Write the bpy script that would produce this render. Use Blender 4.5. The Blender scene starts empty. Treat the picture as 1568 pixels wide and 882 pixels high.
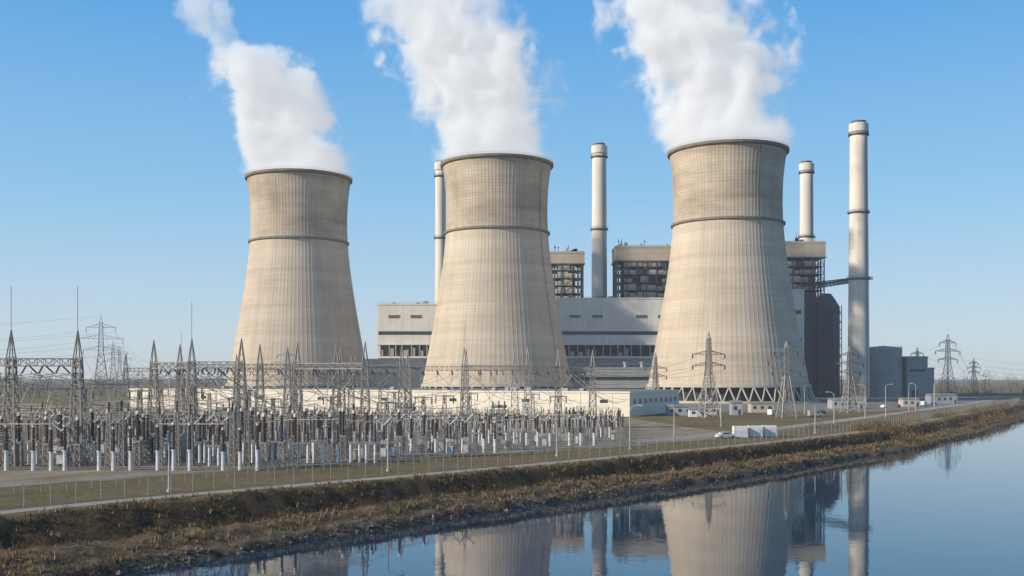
import bpy, math, random
import numpy as np
from mathutils import Vector, noise, Matrix
random.seed(7)
S = bpy.context.scene
R = random.random
def U(a,b): return a+(b-a)*R()

# ------------------------------------------------------------ materials
def newmat(name):
    m=bpy.data.materials.new(name); m.use_nodes=True
    nt=m.node_tree; b=nt.nodes['Principled BSDF']; return m,nt,b
def nn(nt,t,**k):
    n=nt.nodes.new(t)
    for a,v in k.items(): setattr(n,a,v)
    return n
def L(nt,a,b): nt.links.new(a,b)
def ramp(nt,fac,stops):
    r=nn(nt,'ShaderNodeValToRGB'); e=r.color_ramp.elements
    while len(e)<len(stops): e.new(0.5)
    for i,(p,c) in enumerate(stops):
        e[i].position=p; e[i].color=(c[0],c[1],c[2],1)
    L(nt,fac,r.inputs[0]); return r.outputs[0]
def coords(nt,scale=(1,1,1),kind='Object'):
    tc=nn(nt,'ShaderNodeTexCoord'); mp=nn(nt,'ShaderNodeMapping'); mp.inputs['Scale'].default_value=scale
    L(nt,tc.outputs[kind],mp.inputs[0]); return mp.outputs[0]
def noiseT(nt,vec,scale,detail=4,rough=.6,dist=0):
    n=nn(nt,'ShaderNodeTexNoise'); n.inputs['Scale'].default_value=scale; n.inputs['Detail'].default_value=detail
    n.inputs['Roughness'].default_value=rough; n.inputs['Distortion'].default_value=dist
    L(nt,vec,n.inputs['Vector']); return n.outputs['Fac']
def math_(nt,op,a,b=None,clamp=False):
    n=nn(nt,'ShaderNodeMath',operation=op,use_clamp=clamp)
    for i,v in enumerate((a,b)):
        if v is None: continue
        if isinstance(v,(int,float)): n.inputs[i].default_value=v
        else: L(nt,v,n.inputs[i])
    return n.outputs[0]
def mixc(nt,f,a,b,mode='MIX'):
    n=nn(nt,'ShaderNodeMix',data_type='RGBA',blend_type=mode)
    for i,v in ((0,f),(6,a),(7,b)):
        if isinstance(v,(int,float)): n.inputs[i].default_value=v
        elif isinstance(v,tuple): n.inputs[i].default_value=(v[0],v[1],v[2],1)
        else: L(nt,v,n.inputs[i])
    return n.outputs[2]
def bump(nt,b,h,strength=.3,dist=.1):
    n=nn(nt,'ShaderNodeBump'); n.inputs['Strength'].default_value=strength; n.inputs['Distance'].default_value=dist
    L(nt,h,n.inputs['Height']); L(nt,n.outputs[0],b.inputs['Normal'])
def simple(name,c1,c2,scale=.3,rough=.7,metal=0,stretch=(1,1,1),bmp=0,detail=5):
    m,nt,b=newmat(name); v=coords(nt,stretch); f=noiseT(nt,v,scale,detail)
    L(nt,ramp(nt,f,[(.3,c1),(.7,c2)]),b.inputs['Base Color'])
    b.inputs['Roughness'].default_value=rough; b.inputs['Metallic'].default_value=metal
    if bmp: bump(nt,b,f,bmp,.1)
    return m

def concrete_tower_mat():
    m,nt,b=newmat('tower_concrete')
    f=noiseT(nt,coords(nt,(1,1,1)),.045,5,.55)
    c=ramp(nt,f,[(.3,(.51,.43,.335)),(.55,(.58,.495,.39)),(.75,(.62,.535,.42))])
    uv=nn(nt,'ShaderNodeUVMap'); br=nn(nt,'ShaderNodeTexBrick'); L(nt,uv.outputs[0],br.inputs['Vector'])
    br.offset=0; br.inputs['Scale'].default_value=1; br.inputs['Mortar Size'].default_value=.07; br.inputs['Mortar Smooth'].default_value=.6
    br.inputs['Brick Width'].default_value=1; br.inputs['Row Height'].default_value=.9
    br.inputs['Color1'].default_value=(.93,.93,.93,1); br.inputs['Color2'].default_value=(1.03,1.03,1.03,1); br.inputs['Mortar'].default_value=(.66,.64,.62,1)
    sep=nn(nt,'ShaderNodeSeparateXYZ'); L(nt,uv.outputs[0],sep.inputs[0])
    up=math_(nt,'GREATER_THAN',sep.outputs[1],51.0)
    upf=math_(nt,'ADD',math_(nt,'MULTIPLY',up,.5),.25)
    c=mixc(nt,upf,c,br.outputs[0],'MULTIPLY')
    # horizontal pour bands
    mp=nn(nt,'ShaderNodeMapping'); mp.inputs['Scale'].default_value=(.012,.30,1); L(nt,uv.outputs[0],mp.inputs[0])
    hb=noiseT(nt,mp.outputs[0],1.0,4,.75)
    c=mixc(nt,.85,c,ramp(nt,hb,[(.36,(.82,.805,.785)),(.6,(1.04,1.04,1.04))]),'MULTIPLY')
    # vertical run-off streaks following the ribs
    mp2=nn(nt,'ShaderNodeMapping'); mp2.inputs['Scale'].default_value=(.45,.025,1); L(nt,uv.outputs[0],mp2.inputs[0])
    st=noiseT(nt,mp2.outputs[0],1.0,5,.7)
    c=mixc(nt,.55,c,ramp(nt,st,[(.35,(.78,.76,.73)),(.55,(1.0,1.0,1.0))]),'MULTIPLY')
    # weathering in the upper part
    mp3=nn(nt,'ShaderNodeMapping'); mp3.inputs['Scale'].default_value=(.045,.13,1); L(nt,uv.outputs[0],mp3.inputs[0])
    wv=noiseT(nt,mp3.outputs[0],1.0,5,.6)
    w=math_(nt,'MULTIPLY',ramp(nt,wv,[(.44,(0,0,0)),(.64,(1,1,1))]),math_(nt,'MULTIPLY',up,.75))
    c=mixc(nt,w,c,(.66,.64,.62),'MULTIPLY')
    c=mixc(nt,up,c,(.97,.96,.95),'MULTIPLY')
    L(nt,c,b.inputs['Base Color']); b.inputs['Roughness'].default_value=.9; b.inputs['Specular IOR Level'].default_value=.2
    return m

def clad(name,c1,c2,per=1.0,strength=.25):
    m,nt,b=newmat(name); f=noiseT(nt,coords(nt,(1,1,.25)),.12,5)
    c=ramp(nt,f,[(.3,c1),(.7,c2)])
    w=nn(nt,'ShaderNodeTexWave',bands_direction='X'); w.inputs['Scale'].default_value=per; L(nt,coords(nt),w.inputs['Vector'])
    br=nn(nt,'ShaderNodeTexBrick'); tc=nn(nt,'ShaderNodeTexCoord'); mp=nn(nt,'ShaderNodeMapping'); mp.inputs['Rotation'].default_value=(math.radians(90),0,0)
    L(nt,tc.outputs['Object'],mp.inputs[0]); L(nt,mp.outputs[0],br.inputs['Vector']); br.inputs['Scale'].default_value=1; br.offset=0
    br.inputs['Brick Width'].default_value=6; br.inputs['Row Height'].default_value=4; br.inputs['Mortar Size'].default_value=.06
    br.inputs['Color1'].default_value=(1,1,1,1); br.inputs['Color2'].default_value=(.94,.94,.94,1); br.inputs['Mortar'].default_value=(.78,.78,.78,1)
    c=mixc(nt,1.0,c,br.outputs[0],'MULTIPLY')
    st=noiseT(nt,coords(nt,(.5,.5,.03)),1.0,5,.7)
    c=mixc(nt,.5,c,ramp(nt,st,[(.35,(.80,.78,.74)),(.55,(1,1,1))]),'MULTIPLY')
    L(nt,c,b.inputs['Base Color']); b.inputs['Roughness'].default_value=.6
    bump(nt,b,w.outputs[0],strength,.1); return m

M={}
M['tower']=concrete_tower_mat()
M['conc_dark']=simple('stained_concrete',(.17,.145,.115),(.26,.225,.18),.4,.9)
M['conc']=simple('pale_concrete',(.42,.38,.31),(.52,.47,.39),.25,.85,stretch=(1,1,.15))
M['cream']=simple('cream_render',(.72,.65,.54),(.82,.75,.63),.15,.8,stretch=(1,1,.2))
M['chim']=simple('chimney_concrete',(.58,.53,.45),(.74,.68,.59),.3,.8,stretch=(1,1,.06))
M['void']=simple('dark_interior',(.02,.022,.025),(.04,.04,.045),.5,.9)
M['white']=clad('cream_cladding',(.80,.75,.66),(.88,.83,.74))
M['grey']=clad('grey_cladding',(.34,.36,.36),(.42,.44,.44))
M['bluegrey']=clad('bluegrey_cladding',(.26,.30,.32),(.33,.37,.39))
M['silo']=clad('dark_silo_steel',(.05,.07,.10),(.08,.10,.13))
M['tan']=clad('tan_cladding',(.46,.375,.28),(.56,.465,.35),.6)
M['glass']=simple('window_glass',(.03,.045,.06),(.05,.07,.09),1.0,.2)
M['steel']=simple('galvanised_steel',(.22,.20,.175),(.38,.355,.32),2,.6,.1)
M['dsteel']=simple('dark_steel',(.05,.055,.065),(.10,.11,.12),1,.6,.2)
M['brown']=simple('brown_porcelain',(.038,.020,.013),(.085,.047,.030),3,.35)
M['porc']=simple('grey_porcelain',(.36,.35,.32),(.48,.47,.43),3,.5)
M['fencep']=simple('fence_steel',(.26,.26,.25),(.40,.40,.38),3,.6)
M['pillar']=simple('painted_pillar',(.50,.52,.53),(.72,.73,.73),.6,.6)
M['alu']=simple('aluminium_bus',(.56,.48,.37),(.74,.65,.52),.5,.5,.1)
M['wire']=simple('conductor',(.10,.10,.10),(.18,.17,.16),1,.5,.3)
M['roof']=simple('roof_felt',(.20,.19,.18),(.28,.27,.25),.3,.9)
M['rock']=simple('rock',(.075,.058,.042),(.24,.20,.155),1.3,.9,bmp=.5)
M['red']=simple('red_paint',(.3,.04,.02),(.35,.06,.03),2,.6)
M['paint_w']=simple('white_paint',(.72,.72,.71),(.8,.8,.79),1,.5)
M['paint_d']=simple('car_paint_dark',(.03,.04,.06),(.04,.05,.08),1,.3)
M['tyre']=simple('rubber',(.02,.02,.02),(.03,.03,.03),3,.8)

# ------------------------------------------------------------ mesh builder
class MB:
    def __init__(s): s.v=[]; s.f=[]; s.m=[]; s.mats=[]
    def mi(s,k):
        if k not in s.mats: s.mats.append(k)
        return s.mats.index(k)
    def add(s,vs,fs,k):
        o=len(s.v); s.v.extend(vs); i=s.mi(k)
        for f in fs: s.f.append(tuple(a+o for a in f)); s.m.append(i)
    def box(s,x0,x1,y0,y1,z0,z1,k):
        s.add([(x0,y0,z0),(x1,y0,z0),(x1,y1,z0),(x0,y1,z0),(x0,y0,z1),(x1,y0,z1),(x1,y1,z1),(x0,y1,z1)],
              [(0,3,2,1),(4,5,6,7),(0,1,5,4),(1,2,6,5),(2,3,7,6),(3,0,4,7)],k)
    def strut(s,p,q,w,k,n=4):
        p=Vector(p); q=Vector(q); d=q-p
        if d.length<1e-6: return
        d.normalize()
        if abs(d.z)<.99: a=Vector((0,0,1)).cross(d).normalized()
        else: a=Vector((0,1,0)).cross(d).normalized()
        b=d.cross(a); r=w*.5*(1.414 if n==4 else 1); ph=math.pi/4
        vs=[]
        for c in (p,q):
            for i in range(n):
                t=ph+2*math.pi*i/n; vs.append(tuple(c+a*math.cos(t)*r+b*math.sin(t)*r))
        s.add(vs,[(i,(i+1)%n,n+(i+1)%n,n+i) for i in range(n)]+[tuple(range(n-1,-1,-1)),tuple(range(n,2*n))],k)
    def lathe(s,x,y,prof,n,k,cap=True):
        vs=[(x+r*math.cos(2*math.pi*i/n),y+r*math.sin(2*math.pi*i/n),z) for r,z in prof for i in range(n)]
        fs=[]
        for j in range(len(prof)-1):
            for i in range(n): fs.append((j*n+i,j*n+(i+1)%n,(j+1)*n+(i+1)%n,(j+1)*n+i))
        if cap: fs+= [tuple(range(n-1,-1,-1)),tuple((len(prof)-1)*n+i for i in range(n))]
        s.add(vs,fs,k)
    def insul(s,x,y,z0,h,r,k='brown',n=8,sheds=7):
        pr=[(r*.55,z0)]; 
        for i in range(sheds):
            z=z0+h*(i+.3)/sheds; pr+=[(r*.55,z),(r,z+h*.12/sheds),(r*.55,z+h*.45/sheds)]
        pr.append((r*.5,z0+h)); s.lathe(x,y,pr,n,k)
    def wire(s,p,q,sag,w,k='wire',n=10,seg=3):
        p=Vector(p); q=Vector(q); last=p
        for i in range(1,n+1):
            t=i/n; c=p.lerp(q,t); c.z-=4*sag*t*(1-t); s.strut(last,c,w,k,seg); last=c
    def column(s,x,y,z0,h,wb,wt,k='steel',panels=8,leg=.16,br=.08,x2=None):
        def c(i,t):
            w=(wb+(wt-wb)*t)/2; sx,sy=[(-1,-1),(1,-1),(1,1),(-1,1)][i%4]; return (x+sx*w,y+sy*w,z0+h*t)
        ts=[1-(1-j/panels)**1.0 for j in range(panels+1)]
        for i in range(4): s.strut(c(i,0),c(i,1),leg,k)
        for j in range(panels):
            for i in range(4):
                s.strut(c(i,ts[j]),c(i+1,ts[j+1]),br,k); s.strut(c(i+1,ts[j]),c(i,ts[j+1]),br,k)
                s.strut(c(i,ts[j+1]),c(i+1,ts[j+1]),br,k)
    def beam(s,p,q,w,k='steel',leg=.13,br=.07,drop=None):
        p=Vector(p); q=Vector(q); d=(q-p); Ln=d.length; d.normalize(); a=Vector((0,0,1)).cross(d).normalized()*w/2; b=Vector((0,0,w/2))
        cs=[a+b,-a+b,-a-b,a-b]; n=max(2,int(Ln/(w*1.1)))
        for c in cs: s.strut(p+c,q+c,leg,k)
        for j in range(n):
            u=p+d*Ln*j/n; v=p+d*Ln*(j+1)/n
            for i in range(4):
                c0,c1=cs[i],cs[(i+1)%4]
                if j%2: c0,c1=c1,c0
                s.strut(u+c0,v+c1,br,k)
                s.strut(v+cs[i],v+cs[(i+1)%4],br,k)
    def obj(s,name,parent=None,smooth=False,loc=None):
        me=bpy.data.meshes.new(name); me.from_pydata(s.v,[],s.f)
        for k in s.mats: me.materials.append(M[k])
        me.polygons.foreach_set('material_index',s.m)
        if smooth: me.polygons.foreach_set('use_smooth',[True]*len(s.f))
        me.update(); o=bpy.data.objects.new(name,me); S.collection.objects.link(o)
        if parent: o.parent=parent
        if loc: o.location=loc
        return o
def empty(name,loc=(0,0,0)):
    e=bpy.data.objects.new(name,None); e.location=loc; S.collection.objects.link(e); return e

# ------------------------------------------------------------ terrain frame (s along river, w inland)
ux,uy=.62,.785; LN=math.hypot(ux,uy); ux/=LN; uy/=LN; nx,ny=-uy,ux
def sw(s,w): return (s*ux+w*nx, s*uy+w*ny)
def inv(x,y): return (x*ux+y*uy, x*nx+y*ny)
sh_s=[-400,0,52,96,157,208,286,352,468,620,900,2000,7000]; sh_w=[80,84,86.7,89.8,85.1,84.2,85.4,89,101,118,150,160,160]
fe_s=[-400,54,78,111,142,204,263,342,476,620,900,7000]; fe_w=[114,111.2,110,105.5,103,98.5,98.5,106,121,138,172,182]
def smooth_i(s,xs,ys):
    return sum(float(np.interp(s+d,xs,ys)) for d in (-16,-8,0,8,16))/5
def shore(s):
    w=smooth_i(s,sh_s,sh_w)
    return w+1.3*noise.noise(Vector((s*.06,3,0)))+.7*noise.noise(Vector((s*.25,7,0)))+.3*noise.noise(Vector((s*.8,7,0)))+ (4.5*noise.noise(Vector((s*.02,1.7,0))) if s>240 else 0)
def fence(s): return smooth_i(s,fe_s,fe_w)
WZ=-4.0
def sstep(a,b,x):
    t=min(1,max(0,(x-a)/(b-a))); return t*t*(3-2*t)
def hgt(s,w):
    w0=shore(s); F=fence(s)-5.0; t=w-w0; T=max(4,F-w0)
    if t<-200: return -7+7.0*sstep(-200,-240,t)
    if t<=0: return WZ+max(-3,t*.45)
    if t>=T: return 0
    k=t/T
    z=-4+ .9*sstep(0,.12,k)+ .9*sstep(.10,.50,k)+2.2*sstep(.55,.90,k)
    win=math.sin(math.pi*min(1,k))**.6
    z+=win*(.60*noise.noise(Vector((s*.11,w*.2,0)))+.48*noise.noise(Vector((s*.4,w*.5,2)))+.28*noise.noise(Vector((s*1.3,w*1.5,5))))
    return z
ss=list(np.arange(-400,20,12))+list(np.arange(20,300,.7))+list(np.arange(300,520,1.6))+list(np.arange(520,1000,8))+list(np.geomspace(1000,7000,20))
ts=[-3000,-600,-300,-240,-228,-215,-200,-60,-15,-6,-3]+list(np.arange(-1.5,26,.5))+[28,32,38,46,60,80,110,150,200,300,450,700,1100,1800,3000,5000,8000]
verts=[];att=[]
for s in ss:
    w0=shore(s)
    for t in ts:
        w=w0+t; x,y=sw(s,w); verts.append((x,y,hgt(s,w))); F=fence(s)-5-w0
        att.append(t/F if 0<=t<=F else (1.0+(t-F)/100. if t>F else 0))
nt_=len(ts); faces=[(i*nt_+j,(i+1)*nt_+j,(i+1)*nt_+j+1,i*nt_+j+1) for i in range(len(ss)-1) for j in range(nt_-1)]
def ground_mat():
    m,nt,b=newmat('ground_soil_grass')
    at=nn(nt,'ShaderNodeAttribute'); at.attribute_name='bank'; k=at.outputs['Fac']
    v=coords(nt); f1=noiseT(nt,v,.35,8,.7); f2=noiseT(nt,v,2.2,6,.7); f3=noiseT(nt,v,.025,5,.6)
    kk=math_(nt,'ADD',k,math_(nt,'MULTIPLY',math_(nt,'SUBTRACT',f1,.5),.5))
    bank=ramp(nt,kk,[(0,(.045,.035,.026)),(.05,(.14,.11,.08)),(.13,(.20,.155,.10)),(.24,(.08,.057,.035)),(.40,(.20,.148,.085)),(.56,(.068,.046,.029)),(.82,(.085,.06,.034)),(1.0,(.19,.145,.072))])
    var=ramp(nt,f2,[(.28,(.36,.34,.32)),(.5,(.95,.93,.9)),(.75,(1.9,1.75,1.5))])
    bank=mixc(nt,1.0,bank,var,'MULTIPLY')
    field=ramp(nt,f3,[(.3,(.17,.135,.058)),(.48,(.22,.168,.088)),(.6,(.165,.145,.062)),(.75,(.28,.22,.135))])
    field=mixc(nt,.7,field,ramp(nt,f1,[(.3,(.6,.6,.57)),(.7,(1.3,1.25,1.2))]),'MULTIPLY')
    isf=math_(nt,'GREATER_THAN',k,.999)
    c=mixc(nt,isf,bank,field); L(nt,c,b.inputs['Base Color']); b.inputs['Roughness'].default_value=.95
    b.inputs['Specular IOR Level'].default_value=.15
    bump(nt,b,f2,.8,.3); return m
me=bpy.data.meshes.new('ground'); me.from_pydata(verts,[],faces); a=me.attributes.new('bank','FLOAT','POINT'); a.data.foreach_set('value',att)
me.materials.append(ground_mat()); me.polygons.foreach_set('use_smooth',[True]*len(faces)); me.update()
g=bpy.data.objects.new('ground',me); S.collection.objects.link(g)

# water
m,nt,b=newmat('river_water')
f=noiseT(nt,coords(nt,(1,1,1)),.9,3,.5); f2=noiseT(nt,coords(nt,(1,1,1)),.06,3,.5)
hh=math_(nt,'ADD',math_(nt,'MULTIPLY',f,.3),math_(nt,'MULTIPLY',f2,1.0))
b.inputs['Base Color'].default_value=(.004,.035,.070,1); b.inputs['Roughness'].default_value=.0; b.inputs['IOR'].default_value=1.65
b.inputs['Specular Tint'].default_value=(.92,.97,1,1)
bump(nt,b,hh,.05,.35); M['water']=m
mb=MB(); mb.add([(-4000,-4000,WZ),(9000,-4000,WZ),(9000,9000,WZ),(-4000,9000,WZ)],[(0,1,2,3)],'water'); mb.obj('river_water')

# flat sheets: gravel yard, roads
m,nt,b=newmat('gravel_yard'); v=coords(nt); f1=noiseT(nt,v,.12,8,.75); f2=noiseT(nt,v,3,4,.7)
c=mixc(nt,.8,ramp(nt,f1,[(.3,(.19,.135,.072)),(.45,(.27,.208,.13)),(.58,(.33,.27,.19)),(.7,(.40,.34,.26))]),ramp(nt,f2,[(.3,(.6,.6,.6)),(.7,(1.25,1.25,1.25))]),'MULTIPLY')
L(nt,c,b.inputs['Base Color']); b.inputs['Roughness'].default_value=.95; bump(nt,b,f2,.5,.1); M['gravel']=m
M['road']=simple('concrete_road',(.30,.27,.225),(.44,.395,.33),.6,.9,detail=8)
M['asph']=simple('old_asphalt',(.16,.15,.13),(.24,.225,.195),.4,.9,detail=8)
def strip(name,s0,s1,o0,o1,z,k,st=6):
    vs=[];fs=[]; n=int((s1-s0)/st)
    for i in range(n+1):
        s=s0+(s1-s0)*i/n
        for o in (o0,o1):
            x,y=sw(s,fence(s)+o+.25*noise.noise(Vector((s*.4,o,0)))); vs.append((x,y,z))
    for i in range(n): fs.append((2*i,2*i+2,2*i+3,2*i+1))
    b_=MB(); b_.add(vs,fs,k); return b_.obj(name)
strip('riverside_road',-60,1200,-3.6,-.9,.02,'road',2)
def poly(name,pts,z,k):
    b_=MB(); b_.add([(x,y,z) for x,y in pts],[tuple(range(len(pts)))],k); return b_.obj(name)
edge=[]
for s in range(-60,236,4):
    p=sw(s,fence(s)+(22 if s<110 else 22-9*sstep(110,190,s))+2.6*noise.noise(Vector((s*.07,5,5)))+1.2*noise.noise(Vector((s*.3,5,5))))
    edge.append(p)
poly('substation_gravel_yard',edge+[(46,320),(40,360),(-172,462),(-330,470),(-330,60)],.024,'gravel')
strip('access_road',150,700,18,24,.04,'road')
poly('plant_apron',[(60,440),(75,420),(150,430),(330,620),(330,800),(-240,800),(-240,560),(-150,500)],.03,'asph')

# ------------------------------------------------------------ cooling towers
pz=[9.4,28.3,54.8,73.7,88,102,115,128,137,143.7]; pr=[45.7,42.1,37.4,34.4,32.5,31.3,30.8,31.3,32.2,33.3]
pc=np.polyfit(pz,pr,5)
def tower(x,y,rot):
    e=empty('cooling_tower',(x,y,0)); e.rotation_euler=(0,0,rot)
    NR=96; sub=4; N=NR*sub; zs=list(np.linspace(9.4,143.7,64)); vs=[];fs=[];uv=[]
    for z in zs:
        r=float(np.polyval(pc,z))
        for i in range(N):
            rr=r+(.09 if i%sub==0 else 0); a=2*math.pi*i/N; vs.append((rr*math.cos(a),rr*math.sin(a),z))
    for j in range(len(zs)-1):
        for i in range(N):
            fs.append((j*N+i,j*N+(i+1)%N,(j+1)*N+(i+1)%N,(j+1)*N+i))
            uv+= [(i/sub,zs[j]/2),((i+1)/sub,zs[j]/2),((i+1)/sub,zs[j+1]/2),(i/sub,zs[j+1]/2)]
    me=bpy.data.meshes.new('shell'); me.from_pydata(vs,[],fs); u=me.uv_layers.new(name='UVMap'); u.data.foreach_set('uv',np.array(uv,dtype=np.float32).ravel())
    me.materials.append(M['tower']); me.update(); o=bpy.data.objects.new('shell',me); S.collection.objects.link(o); o.parent=e
    b_=MB(); b_.lathe(0,0,[(float(np.polyval(pc,z))-1.0,z) for z in np.linspace(9.6,143.4,30)],96,'conc_dark',False); b_.obj('inner_lining',e,True)
    b_=MB(); b_.lathe(0,0,[(33.0,142.3),(34.3,142.6),(34.7,143.2),(34.7,144.3),(32.2,144.4),(32.2,142.4)],96,'conc_dark',False)
    b_.lathe(0,0,[(31.2,101.1),(32.5,101.5),(32.6,102.6),(31.2,102.9)],96,'conc_dark',False)
    r0=34.5;z0=144.3
    for i in range(120):
        a=2*math.pi*i/120; a2=2*math.pi*(i+1)/120
        b_.strut((r0*math.cos(a),r0*math.sin(a),z0),(r0*math.cos(a),r0*math.sin(a),z0+1.1),.08,'dsteel')
        b_.strut((r0*math.cos(a),r0*math.sin(a),z0+1.1),(r0*math.cos(a2),r0*math.sin(a2),z0+1.1),.07,'dsteel')
    b_.obj('rim_and_ring_walkway',e)
    b_=MB(); b_.lathe(0,0,[(45.2,8.6),(46.6,8.6),(46.5,10.2),(45.6,10.3)],96,'conc',False)
    K=44
    for i in range(K):
        a=2*math.pi*i/K; am=2*math.pi*(i+.5)/K; a1=2*math.pi*(i+1)/K
        bp=(49.2*math.cos(am),49.2*math.sin(am),.2)
        for q in (a,a1): b_.strut(bp,(45.9*math.cos(q),45.9*math.sin(q),9),.85,'conc',8)
        b_.lathe(bp[0],bp[1],[(1.2,0),(1.0,1.1)],8,'conc')
    b_.lathe(0,0,[(51.5,0),(51.5,1.3),(51,1.3),(51,0)],96,'conc',False)
    b_.obj('leg_columns_and_basin',e)
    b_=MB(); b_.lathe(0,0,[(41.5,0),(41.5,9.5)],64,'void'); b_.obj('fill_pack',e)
    b_=MB()
    a=math.radians(-75)
    for k in range(60):
        z=10+k*2.2; r=float(np.polyval(pc,z))+.7; r2=float(np.polyval(pc,min(143,z+2.2)))+.7
        for da in (-.008,.008): b_.strut((r*math.cos(a+da),r*math.sin(a+da),z),(r2*math.cos(a+da),r2*math.sin(a+da),z+2.2),.1,'dsteel')
    b_.obj('access_ladder',e)
TW=[(124.8,605,.1),(-9.2,641,.7),(-139.6,685,1.3)]
for t in TW: tower(*t)

# ------------------------------------------------------------ steam plumes
def plume(name,x,y,pts,seed,dens=.19):
    H=max(p[0] for p in pts)
    def ip(z,i): return float(np.interp(z,[p[0] for p in pts],[p[i] for p in pts]))
    vs=[];fs=[];n=20; zs=[-5,.6]+list(np.linspace(5,H,24))
    for z in zs:
        r=(ip(max(z,0),2)*1.3+9)*min(1,.58+z*.016) if z>3 else 31.5
        for i in range(n):
            a=2*math.pi*i/n; vs.append((ip(max(z,0),1)*(1 if z>3 else 0)+r*math.cos(a),r*math.sin(a),z))
    for j in range(len(zs)-1):
        for i in range(n): fs.append((j*n+i,j*n+(i+1)%n,(j+1)*n+(i+1)%n,(j+1)*n+i))
    fs+=[tuple(range(n-1,-1,-1)),tuple((len(zs)-1)*n+i for i in range(n))]
    m=bpy.data.materials.new('steam'); m.use_nodes=True; nt=m.node_tree; nt.nodes.remove(nt.nodes['Principled BSDF'])
    out=[q for q in nt.nodes if q.type=='OUTPUT_MATERIAL'][0]
    tc=nn(nt,'ShaderNodeTexCoord'); sp=nn(nt,'ShaderNodeSeparateXYZ'); L(nt,tc.outputs['Object'],sp.inputs[0])
    X,Y,Z=sp.outputs; zn=math_(nt,'DIVIDE',Z,H,True)
    def fc(i,lo,hi):
        c=nn(nt,'ShaderNodeFloatCurve'); cv=c.mapping.curves[0]
        P=[(p[0]/H,(p[i]-lo)/(hi-lo)) for p in pts]
        while len(cv.points)<len(P): cv.points.new(.5,.5)
        for q,(px,py) in zip(cv.points,P): q.location=(px,py)
        c.mapping.update(); L(nt,zn,c.inputs['Value'])
        return math_(nt,'ADD',math_(nt,'MULTIPLY',c.outputs[0],hi-lo),lo)
    cx=fc(1,-80,10); rr=fc(2,0,50); th=fc(3,0,1)
    mp=nn(nt,'ShaderNodeMapping'); mp.inputs['Location'].default_value=(seed*31.7,seed*17.1,0); mp.inputs['Scale'].default_value=(1,1,1)
    L(nt,tc.outputs['Object'],mp.inputs[0])
    n1=nn(nt,'ShaderNodeTexNoise'); n1.inputs['Scale'].default_value=.036; n1.inputs['Detail'].default_value=1; L(nt,mp.outputs[0],n1.inputs['Vector'])
    n2=noiseT(nt,mp.outputs[0],.054,5,.58,.3)
    sc=nn(nt,'ShaderNodeSeparateColor'); L(nt,n1.outputs['Color'],sc.inputs[0])
    amp=math_(nt,'MINIMUM',math_(nt,'MAXIMUM',math_(nt,'MULTIPLY',Z,1.3),0),50)
    dx=math_(nt,'ADD',math_(nt,'SUBTRACT',X,cx),math_(nt,'MULTIPLY',math_(nt,'SUBTRACT',sc.outputs[0],.5),amp))
    dy=math_(nt,'ADD',Y,math_(nt,'MULTIPLY',math_(nt,'SUBTRACT',sc.outputs[1],.5),amp))
    d=math_(nt,'SQRT',math_(nt,'ADD',math_(nt,'MULTIPLY',dx,dx),math_(nt,'MULTIPLY',dy,dy)))
    d=math_(nt,'DIVIDE',d,rr)
    namp=math_(nt,'MINIMUM',math_(nt,'ADD',.8,math_(nt,'MULTIPLY',zn,5.0)),3.2)
    q=math_(nt,'ADD',math_(nt,'SUBTRACT',1.02,d),math_(nt,'MULTIPLY',math_(nt,'SUBTRACT',n2,.5),namp))
    q=math_(nt,'MULTIPLY',q,2.2,True)
    q=math_(nt,'MULTIPLY',math_(nt,'MULTIPLY',q,q),math_(nt,'MULTIPLY',th,dens))
    sca=nn(nt,'ShaderNodeVolumeScatter'); sca.inputs['Color'].default_value=(1,1,1,1); sca.inputs['Anisotropy'].default_value=-.2
    L(nt,q,sca.inputs['Density'])
    em=nn(nt,'ShaderNodeEmission'); em.inputs['Color'].default_value=(.93,.96,1,1); L(nt,math_(nt,'MULTIPLY',q,.36),em.inputs['Strength'])  # faint glow added to the steam, standing in for multiple scattering
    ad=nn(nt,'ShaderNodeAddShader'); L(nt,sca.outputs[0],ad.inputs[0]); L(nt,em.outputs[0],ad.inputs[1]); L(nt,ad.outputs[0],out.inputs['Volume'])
    try: m.cycles.volume_step_rate=.65
    except Exception as ex: print(ex)
    me=bpy.data.meshes.new(name); me.from_pydata(vs,[],fs); me.materials.append(m); me.update()
    o=bpy.data.objects.new(name,me); S.collection.objects.link(o); o.location=(x,y,143.7)
# z, cx, R, thickness
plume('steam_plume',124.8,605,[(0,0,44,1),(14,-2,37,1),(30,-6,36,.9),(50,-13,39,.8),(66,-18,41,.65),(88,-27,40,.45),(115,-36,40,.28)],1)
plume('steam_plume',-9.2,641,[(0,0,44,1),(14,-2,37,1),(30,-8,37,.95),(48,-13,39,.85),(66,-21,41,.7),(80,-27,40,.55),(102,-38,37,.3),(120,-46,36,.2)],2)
plume('steam_plume',-139.6,685,[(0,0,43,1),(14,-5,35,1),(28,-12,33,1),(48,-17,34,.9),(64,-21,31,.7),(80,-31,24,.5),(90,-45,16,.14),(104,-60,15,.25),(118,-62,14,.18)],3)

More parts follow.
